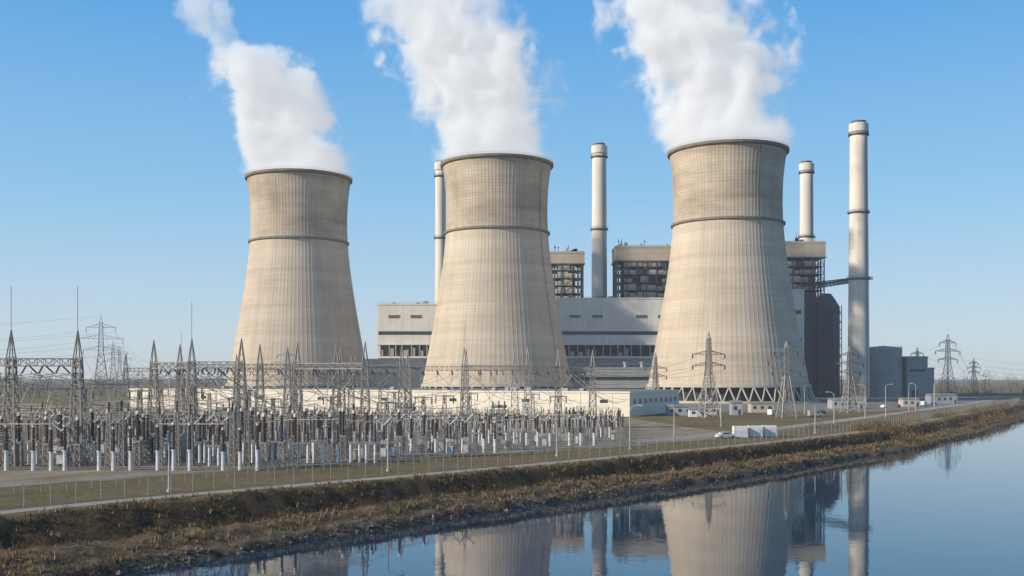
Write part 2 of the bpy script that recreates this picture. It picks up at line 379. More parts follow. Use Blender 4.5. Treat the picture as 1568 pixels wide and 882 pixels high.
# ------------------------------------------------------------ chimneys
def chimney(x,y,h,rb,rt,rings,parts=None):
    e=empty('chimney',(x,y,0)); b_=MB()
    b_.lathe(0,0,[(rb,0)]+[(rb+(rt-rb)*(z/h),z) for z in np.linspace(h*.1,h,12)],40,'chim'); b_.obj('stack',e,True)
    b_=MB()
    b_.lathe(0,0,[(rt+.1,h-6.5),(rt+.8,h-6),(rt+.8,h-.5),(rt+.1,h)],40,'chim'); b_.lathe(0,0,[(rt-.8,h),(rt-.8,h+1.6)],40,'dsteel')
    for z in rings:
        r=rb+(rt-rb)*z/h; b_.lathe(0,0,[(r,z-.6),(r+1.1,z-.2),(r+1.1,z+.6),(r,z+.8)],40,'dsteel')
        for i in range(24):
            a=2*math.pi*i/24;b_.strut(((r+1)*math.cos(a),(r+1)*math.sin(a),z+.6),((r+1)*math.cos(a),(r+1)*math.sin(a),z+1.8),.1,'dsteel')
        b_.lathe(0,0,[(r+.95,z+1.7),(r+1.1,z+1.7),(r+1.1,z+1.85),(r+.95,z+1.85)],40,'dsteel',False)
    a=math.radians(-60)
    for da in (-.05,.05):
        b_.strut(((rb+.5)*math.cos(a+da),(rb+.5)*math.sin(a+da),2),((rt+.5)*math.cos(a+da),(rt+.5)*math.sin(a+da),h-6),.15,'dsteel')
    b_.obj('cap_platforms_ladder',e)
chimney(-55.5,812,181,4.6,4.0,[122,170])
chimney(67.5,808,193,6.4,5.4,[72,128,184])
chimney(239.6,850,188,6.0,5.2,[128,180])
chimney(240.5,725,190,7.4,5.8,[82,128,182])

# ------------------------------------------------------------ turbine hall
e=empty('turbine_hall')
b_=MB()
def winband(b_,x0,x1,y,z0,z1,step=4):
    b_.box(x0,x1,y-.05,y+.3,z0,z1,'glass'); x=x0
    while x<=x1+.01:
        b_.box(x-.15,x+.15,y-.25,y-.06,z0,z1,'dsteel'); x+=step
    b_.box(x0,x1,y-.27,y-.255,(z0+z1)/2-.12,(z0+z1)/2+.12,'dsteel')
def mass(b_,x0,x1,y0,y1,z,k='white'):
    b_.box(x0,x1,y0,y1,0,z,k); b_.box(x0-.35,x1+.35,y0-.35,y1+.35,z,z+1.0,k); b_.box(x0+.6,x1-.6,y0+.6,y1-.6,z+1.002,z+1.15,'roof')
mass(b_,-98,-30,760,790,66.7)
mass(b_,-30,34,764,792,66.7)
mass(b_,34,150,760,790,71)
mass(b_,150,212,758,790,77)
b_.box(212,222,762,788,0,76,'silo')  # hall end in shadow: shade put into the dark colour
for x0,x1,y in ((-98,-30,760),(34,150,760)):
    winband(b_,x0+1,x1-1,y,45.0,47.6)
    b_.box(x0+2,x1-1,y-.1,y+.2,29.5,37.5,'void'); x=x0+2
    while x<x1-1:
        b_.box(x,x+.8,y-.9,y-.12,29.5,37.5,'grey')
        if R()<.8: b_.box(x+1.2,x+U(2,4.5),y-.8,y-.15,29.6,29.6+U(1.5,6),random.choice(['grey','tan','conc','dsteel','tan']))
        x+=U(4.5,7)
    b_.box(x0,x1,y-1.2,y-.36,37.6,38.6,'white'); b_.box(x0,x1,y-1.2,y-.36,28.0,29.4,'white')
    b_.box(x0+.2,x1-.2,y-.12,y-.004,20,27.9,'grey'); b_.box(x0,x1,y-.5,y-.13,23.4,24.0,'white')
    winband(b_,x0+2,x1-2,y,15,18,5)
    for k in range(int((x1-x0)/16)):
        xx=x0+8+k*16
        if k%3==2: continue
        b_.box(xx,xx+8,y-.4,y-.02,57.5,59.5,'grey')
        for q in range(4): b_.box(xx+.2,xx+7.8,y-.55,y-.41,57.6+q*.5,57.8+q*.5,'dsteel')
winband(b_,152,210,758,60,63); winband(b_,152,210,758,40,43)
for k in range(9): b_.box(213+.2,221.5,761.8,761.98,8+k*7.5,9+k*7.5,'dsteel')
for k in range(26):
    x=U(-95,145); z=(67.9 if x<34 else 72.2)
    b_.box(x,x+U(1.5,4),770,773,z,z+U(1,2.4),'grey')
for k in range(60):
    x=-98+k*4.13; z=(67.7 if x<34 else 72.0); b_.strut((x,760.2,z),(x,760.2,z+1.1),.09,'dsteel')
b_.strut((-98,760.2,68.8),(33,760.2,68.8),.09,'dsteel'); b_.strut((35,760.2,73.1),(150,760.2,73.1),.09,'dsteel')
b_.obj('hall_walls_windows',e)
e=empty('turbine_annex'); b_=MB()
mass(b_,40,128,736,757,20,'grey'); winband(b_,42,126,736,12,14.5,4); winband(b_,42,126,736,4,6.5,4)
mass(b_,-106,-62,735,757,26,'white'); winband(b_,-104,-64,735,19,21.5,4); b_.box(-90,-84,734.8,734.98,0,6,'dsteel')
for k in range(5): b_.box(46+k*16,51+k*16,735.8,735.98,0,5,'dsteel')
for k in range(7):
    x=45+k*12; b_.lathe(x,747,[(1.2,21),(1.2,24),(1.8,24.2),(1.8,25)],12,'grey')
b_.strut((-100,733,22),(-60,733,22),.9,'grey',8); b_.strut((40,734,16),(128,734,16),.9,'grey',8)
b_.obj('annex_walls',e)

def boiler(x0,x1,y0,y1,ztop,cap,name='boiler_house'):
    e=empty(name); b_=MB(); zc=ztop-cap
    b_.box(x0-1,x1+1,y0-1,y1+1,zc,ztop,'tan'); b_.box(x0-.5,x1+.5,y0-.5,y1+.5,ztop+.002,ztop+.3,'roof')
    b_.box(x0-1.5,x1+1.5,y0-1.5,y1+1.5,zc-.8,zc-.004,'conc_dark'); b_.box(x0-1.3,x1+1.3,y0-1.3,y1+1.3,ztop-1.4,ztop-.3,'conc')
    b_.obj('penthouse',e); b_=MB()
    xi0,xi1=x0+6,x1-6
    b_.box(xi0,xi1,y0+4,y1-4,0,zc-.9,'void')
    z=8
    while z<zc-3:
        b_.box(x0+.2,x1-.2,y0+.1,y1-.1,z,z+.45,'dsteel')
        x=xi0
        while x<xi1-2:
            w=U(2.5,11)
            if R()<.93: b_.box(x,min(x+w,xi1),y0-.4+U(0,.5),y0+3.95,z+.5,z+U(3,5.2),random.choice(['tan','conc','tan','tan','conc','conc','dsteel']))
            x+=w+U(.2,1.2)
        b_.strut((x0,y0-.5,z+1.6),(x1,y0-.5,z+1.6),.14,'dsteel'); z+=6
    nx_=max(4,int((x1-x0)/7)+1)
    for k in range(nx_):
        x=x0+(x1-x0)*k/(nx_-1)
        for y in (y0-.7,y1): b_.strut((x,y,0),(x,y,zc),.6,'dsteel')
        if k<nx_-1:
            x2=x0+(x1-x0)*(k+1)/(nx_-1); z=8
            while z<zc-5:
                if R()<.35: b_.strut((x,y0-.7,z),(x2,y0-.7,z+6),.3,'steel')
                z+=6
    for y in np.linspace(y0,y1,5):
        b_.strut((x0,y,0),(x0,y,zc),.7,'dsteel'); b_.strut((x1,y,0),(x1,y,zc),.7,'dsteel')
    z=8
    while z<zc-5:
        yy=np.linspace(y0,y1,5)
        for i in range(4):
            b_.strut((x1+.1,yy[i],z),(x1+.1,yy[i+1],z+6),.3,'steel'); b_.strut((x0-.1,yy[i],z),(x0-.1,yy[i+1],z+6),.3,'steel')
        z+=6
    for x in (x0+1.5,x0+3.6,x1-2,x1-4): b_.lathe(x,y0+2,[(.7,0),(.7,zc-3)],10,random.choice(['bluegrey','steel','silo']))
    b_.obj('steel_frame',e); b_=MB()
    for k in range(6):
        x=U(x0+2,x1-4); b_.box(x,x+U(1,3),y0+4,y0+8,ztop+.3,ztop+U(1.5,3.5),'grey')
    for k in range(4):
        x=U(x0+1,x1-1); b_.strut((x,y0+2,ztop),(x,y0+2,ztop+U(4,7)),.25,'dsteel'); b_.lathe(x,y0+2,[(.5,ztop+3),(.5,ztop+4)],8,'dsteel')
    b_.obj('roof_plant',e)
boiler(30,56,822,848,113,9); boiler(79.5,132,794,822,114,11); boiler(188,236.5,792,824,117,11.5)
e=empty('flue_gas_duct_bridge'); b_=MB()
b_.beam((226,792,82.5),(239,733,82),2.6,'dsteel',.4,.25); b_.beam((214,790,83),(236,728,82),2.2,'dsteel',.35,.2); b_.beam((236,722,82.5),(249,722,82.5),1.6,'dsteel',.3,.2)
b_.obj('bridge_truss',e)
e=empty('fly_ash_silo'); b_=MB()
for (x,y,r,h) in ((229,762,7,70),(236,772,6,66)):
    b_.lathe(x,y,[(r,0),(r,h),(r*.6,h+4),(r*.5,h+5)],24,'silo')
    for z in range(6,int(h),8): b_.lathe(x,y,[(r,z),(r+.6,z+.1),(r+.6,z+.7),(r,z+.8)],24,'dsteel')
for k in range(5):
    b_.strut((221.5+k*4,753,0),(221.5+k*4,753,66),.5,'dsteel')
for z in range(6,66,6):
    b_.strut((221.5,753,z),(237.5,753,z),.4,'dsteel'); b_.strut((221.5,753,z),(229.5,753,z+6),.25,'dsteel'); b_.strut((237.5,753,z),(229.5,753,z+6),.25,'dsteel')
b_.obj('silos_and_frame',e)
e=empty('storage_tank'); b_=MB()
b_.lathe(267,752,[(13,0),(13,34),(12.6,35.5),(0.1,36.8)],48,'bluegrey')
for z in (8,17,26,33.6): b_.lathe(267,752,[(13,z),(13.25,z+.05),(13.25,z+.5),(13,z+.55)],48,'grey')
for i in range(24):
    a=2*math.pi*i/24; b_.strut((267+12.8*math.cos(a),752+12.8*math.sin(a),35),(267+12.8*math.cos(a),752+12.8*math.sin(a),36.8),.12,'dsteel')
b_.obj('tank_shell',e)
e=empty('pump_house'); b_=MB(); mass(b_,281,296,744,770,28,'bluegrey'); mass(b_,297,303,750,770,20,'bluegrey'); winband(b_,283,294,744,18,20,3); b_.box(285,289,743.8,743.98,0,5,'dsteel'); b_.obj('walls',e)

# low long building (rotated)
e=empty('switchgear_building',(42,373,0)); e.rotation_euler=(0,0,math.atan2(-103,217)); b_=MB(); Lg=240
b_.box(-Lg,0,0,62,0,8.4,'cream'); b_.box(-Lg-.3,.3,-.3,62.3,8.4,9.0,'cream'); b_.box(-Lg+.5,-.5,.5,61.5,9.003,9.1,'roof')
for k in range(38):
    x=-Lg+4+k*6.2
    b_.box(x-.12,x+.12,-.12,-.005,0,8.3,'cream')
    if k%5==1: b_.box(x+1.5,x+4.5,-.08,-.006,4.8,6.0,'glass')
    if k%9==4: b_.box(x+1.5,x+4.5,-.1,-.007,0,4.2,'grey')
for k in range(9):
    b_.box(.004,.1,4+k*6.4,7+k*6.4,4.5,6.2,'glass')
for k in range(14):
    x=U(-Lg+5,-6); b_.box(x,x+U(1,3.5),6,9,9.1,9.1+U(.5,1.3),'grey')
b_.obj('walls_roof',e)
for (x,y,w,d,h,k) in ((62,388,9,6,3.2,'grey'),(75,395,7,5,2.8,'white'),(84,392,4,4,4.5,'grey'),(66,372,6,3,2.6,'paint_w'),(100,420,9,6,3.5,'conc'),(150,470,14,7,4,'grey'),(190,500,8,6,3.5,'conc'),(230,560,14,8,4.5,'bluegrey'),(170,520,10,8,4,'tan')):
    b_=MB(); b_.box(-w/2,w/2,-d/2,d/2,0,h,k); b_.add([(-w/2-.3,-d/2-.3,h),(w/2+.3,-d/2-.3,h),(w/2+.3,d/2+.3,h+.0),(-w/2-.3,d/2+.3,h),(-w/2-.3,0,h+.9),(w/2+.3,0,h+.9)],[(0,1,5,4),(2,3,4,5),(0,4,3),(1,2,5)],'roof')
    for q in range(int(w/3)): b_.box(-w/2+.8+q*3,-w/2+2+q*3,-d/2-.05,-d/2-.004,h*.4,h*.75,'glass')
    b_.box(w/2-1.6,w/2-.6,-d/2-.06,-d/2-.005,0,2.1,'dsteel')
    o=b_.obj('equipment_shed',loc=(x,y,0))

for (x,y) in ((53.0,243),(56.8,244.5),(60.5,246)):
    b_=MB(); b_.box(-1.5,1.5,-1.25,1.25,.15,2.7,'paint_w')
    for k in range(12): b_.box(-1.42+k*.25,-1.3+k*.25,-1.30,-1.252,.3,2.55,'paint_w')
    for sx in (-1.5,1.5):
        for sy in (-1.25,1.25): b_.box(sx-.07,sx+.07,sy-.07,sy+.07,0,2.75,'grey')
    b_.obj('shipping_container',loc=(x,y,0))
def car(x,y,rot,k,van=False):
    e=empty('parked_van' if van else 'parked_car',(x,y,.03)); e.rotation_euler=(0,0,rot); b_=MB()
    pf=[(-2.2,.35),(-2.25,.8),(-2.0,.95),(-1.5,1.0),(-1.0,1.45),(.5,1.48),(1.2,1.0),(2.1,.85),(2.25,.6),(2.2,.35)] if not van else [(-2.6,.35),(-2.6,2.2),(1.2,2.25),(1.9,1.3),(2.6,1.1),(2.65,.35)]
    n=len(pf); vs=[(a,-.88,z) for a,z in pf]+[(a,.88,z) for a,z in pf]
    fs=[tuple(range(n)),tuple(range(2*n-1,n-1,-1))]+[(i,n+i,n+(i+1)%n,(i+1)%n) for i in range(n)]
    b_.add(vs,fs,k); b_.obj('body',e); b_=MB()
    g=[(-1.3,1.05),(-.9,1.38),(.45,1.4),(.95,1.05)] if not van else [(.2,1.3),(.2,2.0),(1.15,2.0),(1.6,1.35)]
    for yy in (-.89,.89): b_.add([(a,yy,z) for a,z in g],[(0,1,2,3)],'glass')
    b_.obj('side_windows',e); b_=MB()
    for wx in (-1.4,1.4):
        for yy in (-.95,.75):
            b_.strut((wx,yy,.33),(wx,yy+.2,.33),.62,'tyre',12)
    b_.obj('wheels',e)
for i,(x,y,r,k,v) in enumerate(((49,240,.3,'paint_w',False),(96,385,.9,'paint_w',True),(118,398,.9,'paint_d',False),(170,478,.9,'paint_w',False),(180,488,.9,'red',False),(205,520,.9,'paint_w',True),(108,372,.2,'grey',True),(214,530,.9,'paint_d',False))): car(x,y,r,k,v)

# ------------------------------------------------------------ pylons
def pylon(x,y,h,rot=0,arms=3,k='steel',th=1.0,wb=None):
    b_=MB(); wb=wb or h*.20; wt=h*.035; hz=h*.55
    b_.column(0,0,0,hz,wb,h*.06,k,7,.26*th,.13*th); b_.column(0,0,hz,h*.37,h*.06,wt,k,8,.2*th,.1*th)
    w=wt/2
    for sx,sy in ((-1,-1),(1,-1),(1,1),(-1,1)): b_.strut((sx*w,sy*w,h*.92),(0,0,h),.16*th,k)
    tips=[]
    for j in range(arms):
        z=h*(.60+.13*j); A=h*(.19,.24,.16)[j%3] if arms==3 else h*.2; ww=h*.045/2
        for sx in (-1,1):
            t=(sx*A,0,z+h*.005); tips.append(t)
            for sy in (-1,1):
                b_.strut((sx*ww,sy*ww,z),t,.15*th,k); b_.strut((sx*ww,sy*ww,z+h*.045),t,.15*th,k)
                for q in (.3,.55,.8):
                    b_.strut((sx*(ww+(A-ww)*q),sy*ww*(1-q),z),(sx*(ww+(A-ww)*(q-.15)),sy*ww*(1-q+.15),z+h*.045*(1-q+.15)),.09*th,k)
            b_.strut(t,(t[0],t[1],t[2]-h*.05),.28*th,'brown')
    o=b_.obj('transmission_pylon',loc=(x,y,0)); o.rotation_euler=(0,0,rot)
    mt=Matrix.Translation((x,y,0))@Matrix.Rotation(rot,4,'Z')
    return [mt@Vector((t[0],t[1],t[2]-h*.05)) for t in tips]+[mt@Vector((0,0,h))]
T={}
T[1]=pylon(-236,600,49.5,.3); T[2]=pylon(-338,900,41,.3,th=1.2); T[21]=pylon(-355,930,47,.3,th=1.2)
T[3]=pylon(-112,520,29,.2)
T[4]=pylon(68,361,30,.25,arms=2,th=1.1); T[5]=pylon(95,362,26.6,.15,th=1.1); T[6]=pylon(134,415,26.5,.3,th=1.1); T[7]=pylon(57,415,24,.3,arms=2)
T[8]=pylon(292,700,43,.35,th=1.3); T[9]=pylon(411,930,31,.35,th=1.5); T[10]=pylon(322,830,38,.3,th=1.4); T[11]=pylon(-75,500,24,.2)
pw=MB()
def link(a,b,sag,w=.09):
    for p,q in zip(T[a],T[b]): pw.wire(p,q,sag,w,'wire',12)
link(5,6,4); link(6,10,12,.1); link(8,10,6,.1); link(8,9,8,.12); link(1,2,14,.1)
for p in T[1]: pw.wire(p,(p.x-260,p.y-120,p.z-4),9,.09,'wire',12)
for p in T[9]: pw.wire(p,(p.x+330,p.y+200,p.z+2),9,.14,'wire',12)
for p in T[1][:6]: pw.wire(p,(-100+U(-10,10),340,16.6),8,.09,'wire',12)
for p in T[3][:6]: pw.wire(p,(-85+U(-20,20),340,16.6),5,.08,'wire',12)
for p in T[7][:4]: pw.wire(p,(10+U(-8,8),285,16),3,.08,'wire',12)
for p in T[4][:4]: pw.wire(p,(18+U(-4,4),286,16),2.5,.08,'wire',12)
pw.obj('overhead_power_line')

# ------------------------------------------------------------ substation gantries
BZ=16.4
def gantry(pts,h=21.5,bz=BZ,masts=()):
    b_=MB()
    for i,(x,y) in enumerate(pts):
        b_.column(x,y,0,bz+.8,2.3,1.0,'steel',8,.22,.11)
        for sx,sy in ((-1,-1),(1,-1),(1,1),(-1,1)): b_.strut((x+sx*.5,y+sy*.5,bz+.8),(x,y,h),.16,'steel')
        for z in (bz+2,bz+3.2):
            w=.5*(h-z)/(h-bz-.8); 
            for a,c in (((-w,-w),(w,-w)),((w,-w),(w,w)),((w,w),(-w,w)),((-w,w),(-w,-w))): b_.strut((x+a[0],y+a[1],z),(x+c[0],y+c[1],z),.08,'steel')
        if i in masts: b_.strut((x,y,h-1),(x,y,h+7),.085,'steel')
    for p,q in zip(pts[:-1],pts[1:]):
        b_.beam((p[0],p[1],bz),(q[0],q[1],bz),1.15,'steel',.17,.09)
        for k in range(1,4):
            t=k/4; X=p[0]+(q[0]-p[0])*t; Y=p[1]+(q[1]-p[1])*t
            b_.strut((X,Y-.6,bz-.6),(X+.3,Y-2.6,bz-1.7),.26,'brown',6); b_.strut((X,Y+.6,bz-.6),(X+.3,Y+2.6,bz-1.7),.26,'brown',6)
            b_.wire((X,Y-2.6,bz-1.7),(X,Y+2.6,bz-1.7),2.0,.08,'alu',6)
    b_.obj('substation_gantry')
G=[[(-94,165),(-79.1,165),(-69,166)],[(-72,210),(-61.3,200),(-51.8,200)],[(-75,236),(-56.7,235),(-40,238)],[(-55,256),(-42,257),(-27,256)],
   [(-46,224),(-30.5,217)],[(-28,282),(-12.3,280),(.7,280),(12.5,283),(22,285)],[(-122,330),(-105,332),(-88,334),(-70,336),(-52,338),(-34,340)],[(-12,262),(4,263)]]
MS=[(1,2),(1,),(),(1,),(),(1,),(1,),(0,)]
for g_,ms in zip(G,MS): gantry(g_,masts=ms)
cw=MB()
def span(ax,ay,bx,by,n=3,w=5,sag=2.2,k='wire',z=BZ-1.7):
    for i in range(n):
        o=(i-(n-1)/2)*w; cw.wire((ax+o,ay,z),(bx+o,by,z),sag,.095,k,12)
span(-86,165,-84,236,3,3.5,3); span(-74,166,-68,208,3,2.5,2); span(-66,208,-64,234,3,3,1.2); span(-56,200,-50,234,3,2.4,1.5)
span(-66,237,-98,332,3,4,4); span(-48,238,-48,255,3,3.5,1); span(-48,257,-60,336,3,4,3.5); span(-35,257,-42,338,3,4,3.5); span(-38,220,-36,255,3,3,1.5)
span(-20,283,-40,338,3,3.5,2.5); span(-88,165,-115,140,3,4,1.5)
for x0 in (-86,-74):
    for i in range(3): cw.wire((x0+i*3,164,BZ-1.7),(x0+i*3-26,128,BZ+2),2.5,.09,'wire',12)
for (gx0,gx1,gy,dy) in ((-92,-70,166,26),(-71,-53,202,22),(-74,-42,236,20),(-54,-28,257,20),(-45,-31,220,24),(-26,20,281,-16),(-122,-94,330,-30),(-26,20,281,14)):
    for k in range(13):
        X=U(gx0,gx1); cw.wire((X,gy,BZ-1.6),(X+U(4,16)*random.choice((-1,1,1)),gy+dy*U(.5,1.1),U(6.5,8.5)),U(1.0,3.0),.12,'alu' if R()<.75 else 'wire',12)
for i in range(26):
    y=U(165,330); x0=U(-.47*y,-.47*y+60); cw.wire((x0,y,U(8,13)),(x0+U(18,45),y+U(0,25),U(7.5,11)),U(1.5,3.5),.14,'alu',14)
cw.obj('gantry_conductors')

# ------------------------------------------------------------ switchgear
def mesh_of(b_,name):
    o=b_.obj(name); me=o.data; bpy.data.objects.remove(o); return me
def eq_post(k='brown',kc='pillar'):
    b_=MB(); b_.lathe(0,0,[(.32,0),(.28,2.7),(.40,2.75),(.40,2.9)],10,kc); b_.insul(0,0,2.9,3.4,.30,k,9,8); b_.lathe(0,0,[(.25,6.3),(.27,6.5),(.15,6.7)],8,'alu'); b_.strut((0,-.9,6.65),(0,1.1,6.65),.12,'alu'); return mesh_of(b_,'bushing_post')
def eq_lat(k='brown'):
    b_=MB(); b_.column(0,0,0,3.4,.9,.7,'steel',3,.13,.08); b_.box(-.5,.5,-.5,.5,3.4,3.7,'steel'); b_.insul(0,0,3.7,3.8,.30,k,9,9); b_.lathe(0,0,[(.33,7.5),(.33,7.9),(.15,8.05)],8,'alu'); return mesh_of(b_,'current_transformer')
def eq_dis():
    b_=MB()
    for x in (-1.1,1.1): b_.column(x,0,0,3.6,.45,.4,'steel',4,.09,.05)
    b_.box(-1.6,1.6,-.2,.2,3.6,3.9,'steel')
    for x in (-1.2,0,1.2): b_.insul(x,0,3.9,2.1,.2,'porc',8,6)
    b_.strut((-1.3,0,6.1),(1.3,0,6.3),.12,'alu'); b_.box(-.3,.3,-.4,-.2,1.2,2.2,'grey'); return mesh_of(b_,'disconnector')
def eq_brk():
    b_=MB(); b_.column(0,0,0,2.6,1.1,1.1,'steel',2,.13,.07); b_.box(-.55,.55,-.5,.5,2.6,3.2,'grey'); b_.insul(0,0,3.2,2.4,.28,'brown',9,6)
    for sx in (-1,1):
        b_.strut((0,0,5.7),(sx*1.2,0,6.9),.36,'porc',8); b_.lathe(sx*1.2,0,[(.2,6.8),(.25,7.1),(.1,7.2)],8,'alu')
    b_.box(-.45,.45,-.9,-.55,.5,1.9,'pillar'); return mesh_of(b_,'circuit_breaker')
def eq_bus():
    b_=MB(); b_.column(0,0,0,8.0,.9,.5,'steel',7,.13,.07); b_.insul(0,0,8.0,1.6,.22,'brown',8,5); return mesh_of(b_,'bus_support')
def eq_arr():
    b_=MB(); b_.column(0,0,0,4.6,.6,.5,'steel',4,.1,.06); b_.insul(0,0,4.6,2.0,.2,'porc',8,6); b_.lathe(0,0,[(.55,6.3),(.62,6.36),(.55,6.42)],10,'alu',False); b_.strut((0,0,6.6),(0,0,7.1),.08,'alu'); return mesh_of(b_,'surge_arrester')
def eq_twin():
    b_=MB(); 
    for x in (-.7,.7): b_.lathe(x,0,[(.24,0),(.22,3.2)],8,'pillar'); b_.insul(x,0,3.5,3.0,.23,'brown',8,7)
    b_.box(-1.1,1.1,-.3,.3,3.2,3.5,'steel'); b_.wire((-.7,0,6.5),(.7,0,6.5),-.5,.1,'alu',5); b_.strut((0,0,3.5),(0,0,5.2),.5,'grey',8); return mesh_of(b_,'voltage_transformer')
EQ=[eq_post(),eq_lat(),eq_dis(),eq_brk(),eq_bus(),eq_arr(),eq_twin()]
HT=[6.8,8.1,6.3,7.2,9.7,7.1,6.9]
def put(me,x,y,par,rot=0,sc=1):
    o=bpy.data.objects.new(me.name,me); S.collection.objects.link(o); o.location=(x,y,.024); o.rotation_euler=(0,0,rot); o.scale=(sc,sc,sc*U(.93,1.06)); o.parent=par
blds=lambda x,y: (373-103/217*(x-42))-y
y=157.0; r=0; pat=[0,1,6,1,3,4,0,5,1,6,2,1]
bus=MB(); cnt=0
while y<335:
    par=empty('switchgear_row'); x=-.48*y-14; group=0; xs=[]; kind=pat[r%len(pat)]; off=0
    hs=1.03 if y<190 else (.93 if y<225 else (.78 if y<265 else .60))
    while True:
        s_,w_=inv(x,y)
        if w_-fence(s_)<18 or x>24+(y-224)*.08 or blds(x,y)<9: break
        if group%9==0:
            kind=pat[(r+random.choice((0,0,1,4)))%len(pat)] if r else 0; off=U(-1.6,1.6) if r else 0
            if R()<.22 and r>0: x+=U(5,14); group+=1; continue
        k=kind if R()<.85 else random.choice([0,1,2,3,5,6])
        if hs<.9 and k==4: k=2
        put(EQ[k],x+U(-.25,.25),y+off+U(-.3,.3),par,U(-.06,.06),hs); xs.append((x,y+off,k)); cnt+=1
        group+=1; x+= (U(2.2,2.7) if group%3 else U(3.8,5.6))*(1 if y>200 else .95)
    for i,(X,Y,k) in enumerate(xs):
        z=HT[k]*hs
        if i%4==0 and i+3<len(xs) and abs(xs[i+3][1]-Y)<.1 and R()<.5: bus.strut((X,Y,z),(xs[i+3][0],Y,z),.14,'alu',6)
        if R()<.65: bus.wire((X,Y,z),(X+U(-1.5,1.5),Y+U(6,9),U(6,8.5)*hs),U(.2,1.0),.10,'alu' if R()<.7 else 'wire',5)
        if R()<.12: bus.wire((X,Y,z),(X+U(-1,1),Y+U(-2,6),12*hs),-.3,.07,'alu',4)
    y+=U(6.2,7.9); r+=1
for i in range(22):
    y=U(172,320); x=U(-.46*y,20); s_,w_=inv(x,y)
    if w_-fence(s_)<22 or x>24+(y-224)*.08: continue
    h=U(9,13); bus.column(x,y,0,h,1.2,.6,'steel',8,.13,.07); bus.strut((x-2,y,h-.3),(x+2,y,h-.3),.22,'steel')
    for q in (-1.8,0,1.8): bus.strut((x+q,y,h-.4),(x+q,y,h-1.9),.2,'brown')
bus.obj('busbar_structure'); print('equip',cnt)
for (x,y) in ((-30,300),(-4,318),(-80,290),(-60,182),(15,255)):
    e=empty('power_transformer',(x,y,0)); b_=MB(); b_.box(-3,3,-1.8,1.8,.6,4.2,'grey'); b_.box(-3.2,3.2,-2,2,0,.6,'conc')
    for k in range(10): b_.box(-2.8+k*.6,-2.5+k*.6,-2.7,-1.82,1,3.8,'bluegrey')
    b_.strut((-2.4,.8,5.2),(2.4,.8,5.2),1.0,'grey',12); b_.strut((-1.8,.8,4.2),(-1.8,.8,5),.15,'steel'); b_.strut((1.8,.8,4.2),(1.8,.8,5),.15,'steel'); b_.obj('tank_radiators_conservator',e); b_=MB()
    for k in (-1.8,0,1.8): b_.insul(k,-.6,4.2,2.6,.3,'brown')
    b_.obj('bushings',e)
for i in range(46):
    y=U(165,310); x=U(-.45*y,18); s_,w_=inv(x,y)
    if w_-fence(s_)<20: continue
    b_=MB(); w=U(.5,1.1); b_.box(-w,w,-.4,.4,.25,U(1.5,2.1),random.choice(['grey','paint_w','conc','pillar'])); b_.box(-w-.1,w+.1,-.5,.5,0,.25,'conc_dark'); b_.box(-.02,.02,-.42,-.402,.4,1.4,'dsteel'); b_.box(.1,.16,-.46,-.402,.85,1.0,'dsteel')
    b_.obj('control_cabinet',loc=(x,y,.03))

# ------------------------------------------------------------ fence
m=bpy.data.materials.new('chain_link'); m.use_nodes=True; nt=m.node_tree; b=nt.nodes['Principled BSDF']; b.inputs['Base Color'].default_value=(.35,.35,.33,1)
b.inputs['Alpha'].default_value=.08; M['link']=m
fb=MB(); fm=MB(); s=-40.; last=None
while s<640:
    x,y=sw(s,fence(s)); z=hgt(s,fence(s))
    fb.strut((x,y,z),(x,y,z+2.4),.07 if s<300 else .1,'fencep')
    ox,oy=nx*.35,ny*.35; fb.strut((x,y,z+2.4),(x+ox,y+oy,z+2.8),.05,'fencep')
    if last:
        lx,ly,lz=last
        for hz in (.1,2.35): fb.strut((lx,ly,lz+hz),(x,y,z+hz),.035,'fencep')
        for q in (.4,.8): fb.strut((lx+ox*q,ly+oy*q,lz+2.4+.4*q),(x+ox*q,y+oy*q,z+2.4+.4*q),.02,'fencep',3)
        fm.add([(lx,ly,lz+.1),(x,y,z+.1),(x,y,z+2.35),(lx,ly,lz+2.35)],[(0,1,2,3)],'link')
    last=(x,y,z); s+=2.9
e=empty('chain_link_fence'); fb.obj('posts_and_rails',e); fm.obj('wire_mesh',e)
fb=MB(); last=None
for i in range(90):
    s=10+i*3.2; x,y=sw(s,fence(s)+13.5); fb.strut((x,y,0),(x,y,1.7),.07,'fencep')
    if last:
        for hz in (.9,1.65): fb.strut((last[0],last[1],hz),(x,y,hz),.035,'fencep')
    last=(x,y)
fb.obj('yard_fence')
def lamp(x,y,h,rot=0):
    b_=MB(); b_.lathe(0,0,[(.16,0),(.13,h*.5),(.08,h)],8,'porc'); 
    pts=[(0,0,h-.4),(.5,0,h+.3),(1.2,0,h+.6),(1.9,0,h+.6)]
    for p,q in zip(pts[:-1],pts[1:]): b_.strut(p,q,.12,'porc',6)
    b_.box(1.6,2.5,-.18,.18,h+.48,h+.68,'grey'); b_.lathe(0,0,[(.3,0),(.3,.3)],8,'conc'); o=b_.obj('street_lamp',loc=(x,y,0)); o.rotation_euler=(0,0,rot)
for (x,y,h) in ((-18.5,156,7),(-42,128,6),(23,204,8),(8,186,6),(122,361,11),(133,372,11),(150,395,11),(98,318,9),(170,440,11),(76,262,7),(190,470,11),(112,400,10),(210,520,11),(60,300,9),(36,232,7)): lamp(x,y,h,U(0,6))

